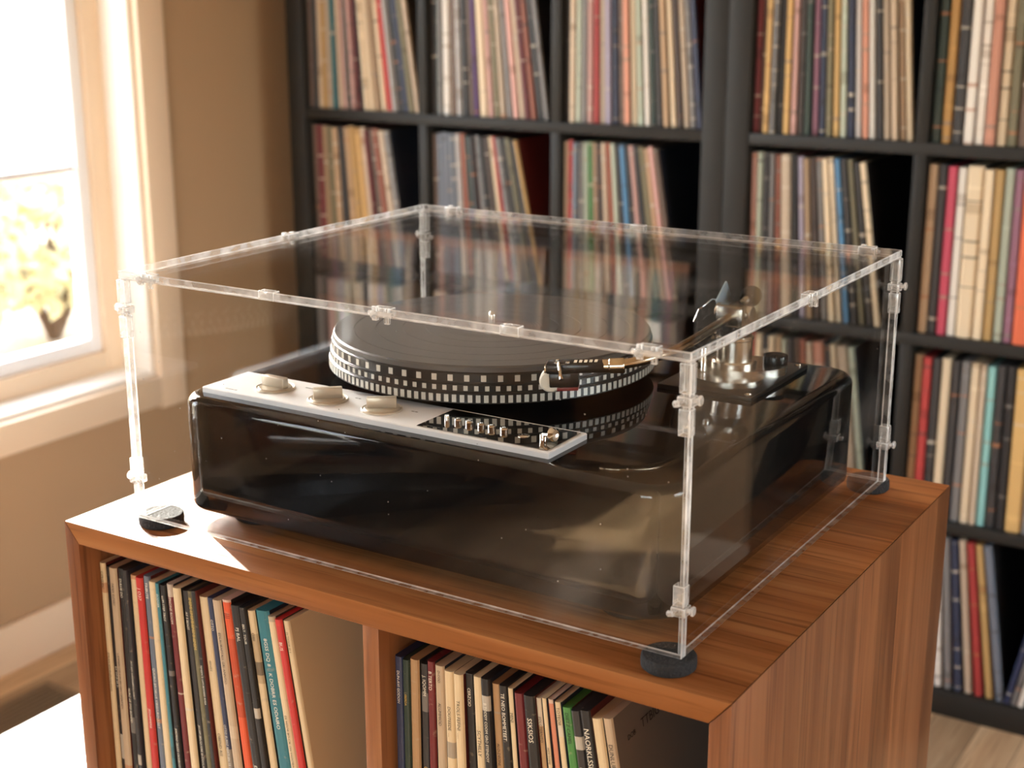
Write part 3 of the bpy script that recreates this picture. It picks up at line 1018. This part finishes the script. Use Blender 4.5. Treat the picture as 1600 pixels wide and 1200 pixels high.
# ------------------------------------------------------------------ turntable
TZ = .119           # plinth top
PX0, PX1, PY0, PY1 = .089, .580, .056, .462
tt = empty('turntable', ((PX0 + PX1) / 2, (PY0 + PY1) / 2, 0))
tag(tt, 'glossy black record player with silver control strip under clear cover', 'turntable')
e = .009
arc = [(e * (1 - math.sin(R(a))), TZ - e * (1 - math.cos(R(a)))) for a in range(90, -1, -15)]
arcb = [(e * .7 * (1 - math.sin(R(a))), .014 + e * .7 * (1 - math.cos(R(a)))) for a in range(0, 91, 18)]
MB().slab(PX0, PX1, PY0, PY1, arcb + arc, .032, 14).build('plinth', M['lacquer'], tt, ang=50)
for fx in (.145, .525):
    for fy in (.105, .415):
        MB().cyl(fx, fy, 0, .014, .026, 32, .002).build('foot', M['blackplastic'], tt)

# control strip
cx0, cx1, cy0, cy1 = .106, .465, .0765, .1375
ct = MB().slab(cx0, cx1, cy0, cy1, [(0, TZ), (0, TZ + .0042), (.0008, TZ + .005)], .0015, 3).build('control_plate', M['plate'], tt)
cz = TZ + .005
MB().box(.338, .461, .0805, .1335, cz, cz + .0006).build('smoked_inlay', M['smoke'], ct, smooth=False)
tag(ct.children[0] if ct.children else ct, 'dark mirror-like inlay')
for (kx, ky, ang) in ((.166, .106, -2), (.229, .102, 42), (.286, .103, 34)):
    mb = MB()
    mb.lathe(kx, ky, [(0, cz), (.0178, cz), (.0178, cz + .0012), (.017, cz + .0018), (.0155, cz + .0012), (.0145, cz + .0022), (0, cz + .0024)], 40)
    mb.box(kx - .0125, kx + .0125, ky - .0036, ky + .0036, cz + .002, cz + .0112, rot=((kx, ky, 0), Matrix.Rotation(R(ang), 3, 'Z')), bevel=.0007)
    mb.build('selector_knob', M['knob'], ct)
for i, bx in enumerate((.352, .363, .374, .386, .396, .408)):
    h = .0045 if i else .006
    rr = .0034 if i else .0022
    MB().lathe(bx, .104 - .0003 * i, [(0, cz), (rr, cz), (rr, cz + h * .7), (rr * .8, cz + h), (rr * .45, cz + h), (rr * .4, cz + h * .75), (0, cz + h * .75)], 20).build('stud', M['chrome'], ct)
MB().lathe(.427, .102, [(0, cz), (.005, cz), (.005, cz + .001), (.003, cz + .0016), (0, cz + .0016)], 24).build('stud', M['chrome'], ct)
mb = MB().cyl(.446, .100, cz, cz + .006, .003, 20, .0005)
mb.rod((.446, .100, cz + .005), (.458, .096, cz + .008), .0017, 12)
mb.lathe(0, 0, [(0, 0), (.0045, .001), (.0055, .003), (.003, .007), (0, .008)], 20, axis=((.4555, .0965, cz + .0075), (.6, -.3, .3)))
mb.build('lever', M['chrome'], ct)
mb = MB()
for (ax, ay, n_) in ((.128, .083, 4), (.187, .122, 3), (.245, .119, 2), (.259, .121, 3), (.310, .112, 2), (.345, .084, 4)):
    for k in range(n_):
        mb.box(ax + k * .0035, ax + k * .0035 + .0026, ay, ay + .0013, cz, cz + (.0008 if ax > .338 else .0001))
pm = mb.build('printed_marks', M['rim'], ct, smooth=False)

# platter
pcx, pcy = .286, .275
plat = MB()
prof = [(0, TZ), (.06, TZ), (.06, .1285), (.142, .1285), (.149, .1298), (.1516, .1304), (.1516, .1388), (.1508, .1394), (.1508, .1399), (.1503, .1404), (.1503, .1464),
        (.1495, .1469), (.1495, .1474), (.1490, .1479), (.1488, .1555), (.1478, .1565), (0, .1565)]
platter = plat.lathe(pcx, pcy, prof, 180).build('platter', M['rim'], tt)


def strobe(name, r, z0, z1, count, wd):
    mb = MB()
    for k in range(count):
        a = 2 * math.pi * k / count
        d = wd / r / 2
        ps = [(a - d, z0), (a + d, z0), (a + d, z1), (a - d, z1)]
        vo = [mb.bm.verts.new((pcx + (r + .0004) * math.cos(t), pcy + (r + .0004) * math.sin(t), z)) for t, z in ps]
        vi = [mb.bm.verts.new((pcx + (r - .0006) * math.cos(t), pcy + (r - .0006) * math.sin(t), z)) for t, z in ps]
        mb.bm.faces.new(vo)
        for q in range(4):
            mb.bm.faces.new((vo[q], vi[q], vi[(q + 1) % 4], vo[(q + 1) % 4]))
    o = mb.build(name, M['dot'], platter, smooth=False)
    o['kind'] = 'stuff'


strobe('strobe_marks', .1489, .1490, .1544, 66, .0044)
strobe('strobe_marks', .1503, .1413, .1455, 104, .0036)
strobe('strobe_marks', .1516, .1315, .1379, 140, .0038)
mr_ = .1472
prof = [(0, .1565), (mr_, .1565), (mr_, .1605), (mr_ - .0012, .162)]
for g in (.128, .108, .083, .062, .046, .043, .040, .037):
    w_ = .0011 if g > .05 else .0006
    prof += [(g + w_ * .34, .162), (g + w_ * .3, .1614), (g - w_ * .3, .1614), (g - w_ * .34, .162)]
prof += [(.02, .162), (.0195, .1615), (0, .1615)]
MB().lathe(pcx, pcy, prof, 180).build('rubber_mat', M['mat'], platter)
MB().lathe(pcx, pcy, [(0, .1565), (.0036, .1565), (.0036, .172), (.003, .1745), (.0018, .176), (0, .1765)], 20).build('spindle', M['chrome'], platter)

# armboard and tonearm
ab = MB().box(.444, .535, .303, .437, TZ, TZ + .004, bevel=.0005).build('armboard', M['board'], tt)
az = TZ + .004
for sx, sy in ((.5285, .3105), (.5285, .429)):
    MB().lathe(sx, sy, [(0, az), (.0034, az), (.0034, az + .0006), (.0022, az + .0009), (.0018, az + .0003), (0, az + .0003)], 20).build('screw', M['steel'], ab)
TA_SHIFT = Vector((-.007, .018, -.0045))
az += .0045      # the arm is laid out first, then set down on the board
ta = empty('tonearm', (.49, .355, az), tt)
# base plate: large lobe with a smaller lobe in front
def blob(cx, cy_, rx, ry, n=48, a0=0):
    return [(cx + rx * math.cos(2 * math.pi * k / n) * math.cos(a0) - ry * math.sin(2 * math.pi * k / n) * math.sin(a0),
             cy_ + rx * math.cos(2 * math.pi * k / n) * math.sin(a0) + ry * math.sin(2 * math.pi * k / n) * math.cos(a0)) for k in range(n)]
MB().poly(blob(.4975, .330, .036, .030, 48, R(-10)), az, az + .005).build('base_plate', M['steel'], ta)
MB().poly(blob(.503, .362, .039, .030, 48, R(35)), az, az + .0085).build('base_plate', M['steel'], ta)
MB().lathe(.494, .356, [(0, az + .0085), (.021, az + .0085), (.021, az + .012), (.0195, az + .0135), (0, az + .0135)], 40).build('collar', M['steel'], ta)
MB().lathe(.494, .356, [(0, az + .013), (.0165, az + .013), (.0165, az + .032), (.0175, az + .033), (.0175, az + .035), (.016, az + .036), (0, az + .036)], 40).build('pillar', M['steel'], ta)
MB().lathe(.494, .356, [(0, az + .036), (.015, az + .036), (.015, az + .040), (.0125, az + .041), (.0125, az + .0455), (0, az + .0455)], 40).build('bearing_sleeve', M['blackplastic'], ta)
MB().cyl(.5255, .378, az + .0085, az + .0165, .0115, 32, .001).build('lock_knob', M['blackplastic'], ta)
MB().cyl(.475, .328, az + .005, az + .028, .0042, 24, .0008).build('rest_post', M['chrome'], ta)
mb = MB().cyl(.475, .328, az + .028, az + .034, .008, 24, .001)
mb.box(.4715, .4785, .322, .334, az + .034, az + .046, bevel=.001)
mb.build('arm_rest', M['blackplastic'], ta)
MB().lathe(.481, .333, [(0, az + .036), (.004, az + .036), (.0055, az + .041), (.0055, az + .043), (.003, az + .046), (0, az + .046)], 20).build('lift_lever', M['chrome'], ta)
# pivot housing
pz = az + .0535
mb = MB().box(.4795, .5065, .342, .370, az + .045, az + .065, bevel=.003)
mb.lathe(0, 0, [(0, 0), (.007, 0), (.008, .001), (.008, .034), (.007, .035), (0, .035)], 24, axis=((.4755, .356, pz + .003), (1, 0, 0)))
mb.build('pivot_housing', M['steel'], ta)
MB().lathe(0, 0, [(0, 0), (.006, .0), (.0085, .002), (.0098, .008), (.0085, .014), (.006, .016), (0, .016)], 32,
           axis=((.4955, .376, pz + .0125), (.1, 1, .12))).build('counterweight', M['blackplastic'], ta)
MB().rod((.493, .366, pz + .006), (.4957, .378, pz + .0125), .004, 16).build('counterweight_stub', M['steel'], ta)
MB().box(.4735, .4755, .366, .392, pz + .006, pz + .024, rot=((.4745, .379, pz), Matrix.Rotation(R(35), 3, 'X')), bevel=.0006).build('antiskate_plate', M['blueglass'], ta)
MB().tube([(.4745, .37, pz + .01), (.468, .36, pz + .012), (.462, .345, pz + .004), (.4605, .338, pz - .006)], .0007, 8).build('antiskate_wire', M['chrome'], ta)
# arm tube: J-shaped
arm = [Vector(v) for v in ((.4925, .345, .1820), (.4955, .31, .1812), (.4985, .27, .1804), (.5005, .235, .1800), (.5000, .212, .1792),
                           (.4950, .193, .1785), (.4860, .178, .1765), (.4760, .168, .1748), (.4700, .1635, .1738))]
fine = []
for i in range(len(arm) - 1):
    p0, p1, p2, p3 = arm[max(i - 1, 0)], arm[i], arm[i + 1], arm[min(i + 2, len(arm) - 1)]
    for k in range(5):
        t = k / 5
        fine.append(.5 * ((2 * p1) + (p2 - p0) * t + (2 * p0 - 5 * p1 + 4 * p2 - p3) * t * t + (3 * p1 - p0 - 3 * p2 + p3) * t ** 3))
fine.append(arm[-1])
MB().tube(fine, .0042, 16).build('arm_tube', M['champagne'], ta)
hd = (Vector((.423, .142, .1705)) - Vector((.4700, .1635, .1738)))
hdir = hd.normalized()
side = Vector((-hdir.y, hdir.x, 0)).normalized()
upv = hdir.cross(side) * -1
if upv.z < 0: upv = -upv
A0 = Vector((.4700, .1635, .1738))
MB().lathe(0, 0, [(0, 0), (.0058, 0), (.0064, .001), (.0064, .012), (.0056, .013), (.0056, .018), (0, .018)], 24,
           axis=(A0 - hdir * .010, hdir)).build('arm_collar', M['champagne'], ta)
# headshell in its own frame: s along the shell, q sideways, h up
def H(s_, q_, h_): return A0 + hdir * s_ + side * q_ + upv * h_
def hbox(mb, s0, s1, q0, q1, h0, h1, bev=0.0, taper=1.0):
    vs = []
    for h_ in (h0, h1):
        for (a, b, k) in ((s0, q0, 1), (s1, q0, taper), (s1, q1, taper), (s0, q1, 1)):
            vs.append(mb.bm.verts.new(H(a, b * k, h_)))
    fs = [mb.bm.faces.new([vs[i] for i in f]) for f in ((3, 2, 1, 0), (4, 5, 6, 7), (0, 1, 5, 4), (1, 2, 6, 5), (2, 3, 7, 6), (3, 0, 4, 7))]
    if bev:
        bmesh.ops.bevel(mb.bm, geom=list({e_ for f in fs for e_ in f.edges}), offset=bev, segments=2, affect='EDGES', profile=.5)
    return mb
hs = hbox(MB(), .007, .054, -.0095, .0095, -.0035, .0045, .0016).build('headshell', M['blackplastic'], ta)
WORLD[hs.name] = WORLD[hs.name]
mb = MB()
hbox(mb, .0535, .0555, -.0088, .0088, -.0028, .0038, .0008)
mb.build('headshell_tip', M['chrome'], ta)
for (s_, q_) in ((.045, .0048), (.045, -.0048), (.036, .0048)):
    MB().lathe(0, 0, [(0, 0), (.0019, 0), (.0019, .001), (.0012, .0014), (0, .0014)], 14, axis=(H(s_, q_, .0045), upv)).build('cartridge_screw', M['chrome'], ta)
mb = MB()
for k in range(5):
    hbox(mb, .012 + k * .0042, .0145 + k * .0042, -.004, .004, .0044, .0047)
mb.build('headshell_print', M['ink_light'], ta, smooth=False)
mb = MB().tube([H(.043, .006, .0052), H(.0425, .0115, .004), H(.041, .020, -.001), H(.040, .0235, -.0045)], [.0014, .0015, .0016, .0019], 10)
mb.build('finger_lift', M['chrome'], ta)
cart = hbox(MB(), .028, .052, -.0075, .0075, -.0155, -.0035, .0012).build('cartridge', M['blackplastic'], ta)
mb = MB()
mb.lathe(0, 0, [(0, 0), (.008, 0), (.0095, .002), (.0095, .011), (.008, .013), (0, .013)], 28, axis=(H(.051, -.0065, -.0105), side))
mb.build('cartridge_guard', M['ivory'], ta)
hbox(MB(), .0285, .046, -.0072, .0072, -.0185, -.0155, .0006).build('cartridge_strip', M['redplastic'], ta)

ta.location += TA_SHIFT

# ------------------------------------------------------------------ clear dust cover on its pads
BX0, BX1, BY0, BY1, BZ0, BZ1 = .0687, .6065, .0223, .4720, .0105, .2339
t = .0062
cov = empty('dust_cover', ((BX0 + BX1) / 2, (BY0 + BY1) / 2, BZ0))
tag(cov, 'clear acrylic box cover with clipped joints standing over the turntable', 'dust cover')


def sheet(name, x0, x1, y0, y1, z0, z1):
    """acrylic sheet: two polished faces, four edges with a fine arris, whitened for light trapped inside"""
    mb = MB()
    mb.box(x0, x1, y0, y1, z0, z1, bevel=.0008, seg=1)
    dims = (x1 - x0, y1 - y0, z1 - z0)
    ax = dims.index(min(dims))
    mb.bm.normal_update()
    for f in mb.bm.faces:
        f.material_index = 0 if (abs(f.normal[ax]) > .99 and f.calc_area() > .01) else (1 if max(abs(c) for c in f.normal) > .99 else 2)
    return mb.build(name, [M['acrylic'], M['edge'], M['arris']], cov, smooth=False)


sheet('top_sheet', BX0, BX1, BY0, BY1, BZ1 - t, BZ1)
sheet('front_sheet', BX0, BX1, BY0, BY0 + t, BZ0, BZ1 - t)
sheet('back_sheet', BX0, BX1, BY1 - t, BY1, BZ0, BZ1 - t)
sheet('left_sheet', BX0, BX0 + t, BY0 + t, BY1 - t, BZ0, BZ1 - t)
sheet('right_sheet', BX1 - t, BX1, BY0 + t, BY1 - t, BZ0, BZ1 - t)


def clipbuild(mb, name):
    mb.bm.normal_update()
    for f in mb.bm.faces:
        if max(abs(c) for c in f.normal) < .97 and len(f.verts) < 5 and f.calc_area() < 3e-5: f.material_index = 1
    mb.build(name, [M['clip'], M['arris']], cov)


def clip_top(c, along, out, pin):
    """moulded clip over a top joint; along = unit vector of the edge, out = outward unit vector"""
    a, o_ = Vector(along), Vector(out)
    mb = MB()
    c = Vector(c)

    def bb(a0, a1, o0, o1, z0, z1):
        p, q = c + a * a0 + o_ * o0, c + a * a1 + o_ * o1
        mb.box(min(p.x, q.x), max(p.x, q.x), min(p.y, q.y), max(p.y, q.y), c.z + z0, c.z + z1, bevel=.0006)
    bb(-.0080, .0080, -.0070, .0008, -.0070, .0006)
    if pin:
        bb(-.0075, -.0030, -.0005, .0028, -.0095, .0016)
        bb(.0035, .0078, -.0005, .0024, -.0115, .0010)
        mb.rod(c + a * -.011 + o_ * .0015 + Vector((0, 0, -.004)), c + a * .011 + o_ * .0015 + Vector((0, 0, -.004)), .0018, 12)
    clipbuild(mb, 'joint_clip')
    if pin:
        MB().rod(c + a * -.0048 + o_ * .0030 + Vector((0, 0, -.0045)), c + a * -.0048 + o_ * .0046 + Vector((0, 0, -.0045)), .0036, 16, bev=.0005).build('pin_head', M['clip'], cov)


for x, pin in ((.103, True), (.2357, False), (.350, True), (.4637, False), (.574, True)):
    clip_top((x, BY0, BZ1), (1, 0, 0), (0, -1, 0), pin)
for x, pin in ((.11, True), (.337, False), (.575, True)):
    clip_top((x, BY1, BZ1), (1, 0, 0), (0, 1, 0), pin)
for y, pin in ((.245, True),):
    clip_top((BX1, y, BZ1), (0, 1, 0), (1, 0, 0), pin)
    clip_top((BX0, y, BZ1), (0, 1, 0), (-1, 0, 0), pin)


def clip_post(x, y, sx, sy, z, mirror=False):
    """clip on an upright joint: two short sleeves with a turn-pin between"""
    mb = MB()
    x_in, y_in = x - sx * .0078, y - sy * .0070
    for (z0, z1) in ((z + .006, z + .027), (z - .024, z - .005)) if not mirror else ((z + .005, z + .020),):
        mb.box(min(x_in, x + sx * .0012), max(x_in, x + sx * .0012), min(y_in, y + sy * .0012), max(y_in, y + sy * .0012), z0, z1, bevel=.0006)
    clipbuild(mb, 'joint_clip')
    mb = MB()
    mb.box(min(x - sx * .009, x + sx * .002), max(x - sx * .009, x + sx * .002), min(y - sy * .009, y + sy * .002), max(y - sy * .009, y + sy * .002), z - .003, z + .004, bevel=.0008)
    mb.rod((x - sx * .002, y - sy * .003, z + .001), (x + sx * .0055, y - sy * .003, z + .002), .0016, 12)
    mb.rod((x + sx * .005, y - sy * .003, z + .002), (x + sx * .0072, y - sy * .003, z + .002), .0036, 18, bev=.0006)
    mb.rod((x - sx * .0115, y + sy * .0012, z - .002), (x - sx * .0065, y + sy * .0012, z - .001), .0024, 14, bev=.0008)
    clipbuild(mb, 'turn_pin')


for (x, y, sx, sy) in ((BX0, BY0, -1, -1), (BX1, BY0, 1, -1), (BX1, BY1, 1, 1), (BX0, BY1, -1, 1)):
    clip_post(x, y, sx, sy, .199)
    clip_post(x, y, sx, sy, .046, True)

for (x, y, lab) in ((.0795, .043, 'round black foam pad in the sun under the cover\'s front left corner'),
                    (.594, .028, 'round black foam pad under the cover\'s near front right corner'),
                    (.590, .470, 'round black foam pad under the cover\'s back right corner'),
                    (.082, .462, 'round black foam pad under the cover\'s back left corner')):
    o = MB().lathe(x, y, [(0, 0), (.0185, 0), (.0200, .0015), (.0203, .005), (.0200, .009), (.0190, .0103), (0, .0104)], 48).build('foam_pad', M['foam'])
    tag(o, lab, 'pad', 'foam pads under the cover')

# ------------------------------------------------------------------ white bench in the sun, floor vent
bn = empty('white_bench', (-.42, .25, FZ))
tag(bn, 'low white painted bench in full sun left of the cabinet', 'bench')
bz = -.60
xs = [(-.660, -.625), (-.613, -.52), (-.517, -.40), (-.397, -.28), (-.277, -.16)]
for a, b in xs:
    MB().box(a, b, -.35, .82, bz - .022, bz, bevel=.0015).build('plank', M['white'], bn)
for lx in (-.62, -.20):
    for ly in (-.30, .77):
        MB().box(lx - .02, lx + .02, ly - .02, ly + .02, FZ, bz - .022, bevel=.002).build('leg', M['white'], bn)
for lx in (-.62, -.20):
    MB().box(lx - .01, lx + .01, -.28, .75, bz - .075, bz - .022).build('apron', M['white'], bn)

vt = empty('floor_vent', (-1.18, .80, FZ))
tag(vt, 'brown metal floor register in the boards below the window', 'vent')
vx0, vx1, vy0, vy1 = -1.245, -1.115, .62, .955
for (a, b, c, d) in ((vx0, vx0 + .016, vy0, vy1), (vx1 - .016, vx1, vy0, vy1), (vx0 + .016, vx1 - .016, vy0, vy0 + .016), (vx0 + .016, vx1 - .016, vy1 - .016, vy1)):
    MB().box(a, b, c, d, FZ, FZ + .006, bevel=.001).build('frame', M['vent'], vt)
MB().box(vx0 + .016, vx1 - .016, vy0 + .016, vy1 - .016, FZ, FZ + .001).build('backing', M['board'], vt)
for k in range(7):
    x = vx0 + .022 + k * .0135
    MB().box(x, x + .006, vy0 + .016, vy1 - .016, FZ + .001, FZ + .0045).build('slat', M['vent'], vt)

# ------------------------------------------------------------------ unseen low console, added to darken what the lacquer mirrors
lb = empty('added_console', (-1.18, -1.95, FZ))
tag(lb, 'unseen low black console, added for the dark mirrored in the turntable front', 'console')
MB().box(-1.335, -1.06, -2.75, -1.15, FZ + .04, FZ + .185, bevel=.002).build('carcass', M['board'], lb)
MB().box(-1.34, -1.05, -2.76, -1.14, FZ + .185, FZ + .2, bevel=.002).build('top_board', M['shelf'], lb)
for k in range(4):
    dr = MB().box(-1.058, -1.045, -2.74 + k * .397, -2.35 + k * .397, FZ + .05, FZ + .18, bevel=.001).build('drawer_front', M['shelf'], lb)
    MB().rod((-1.047, -2.545 + k * .397, FZ + .115), (-1.03, -2.545 + k * .397, FZ + .115), .008, 16, bev=.001).build('knob', M['steel'], dr)
for fx in (-1.31, -1.09):
    for fy in (-2.7, -1.2):
        MB().cyl(fx, fy, FZ, FZ + .04, .02, 20, .002).build('foot', M['board'], lb)
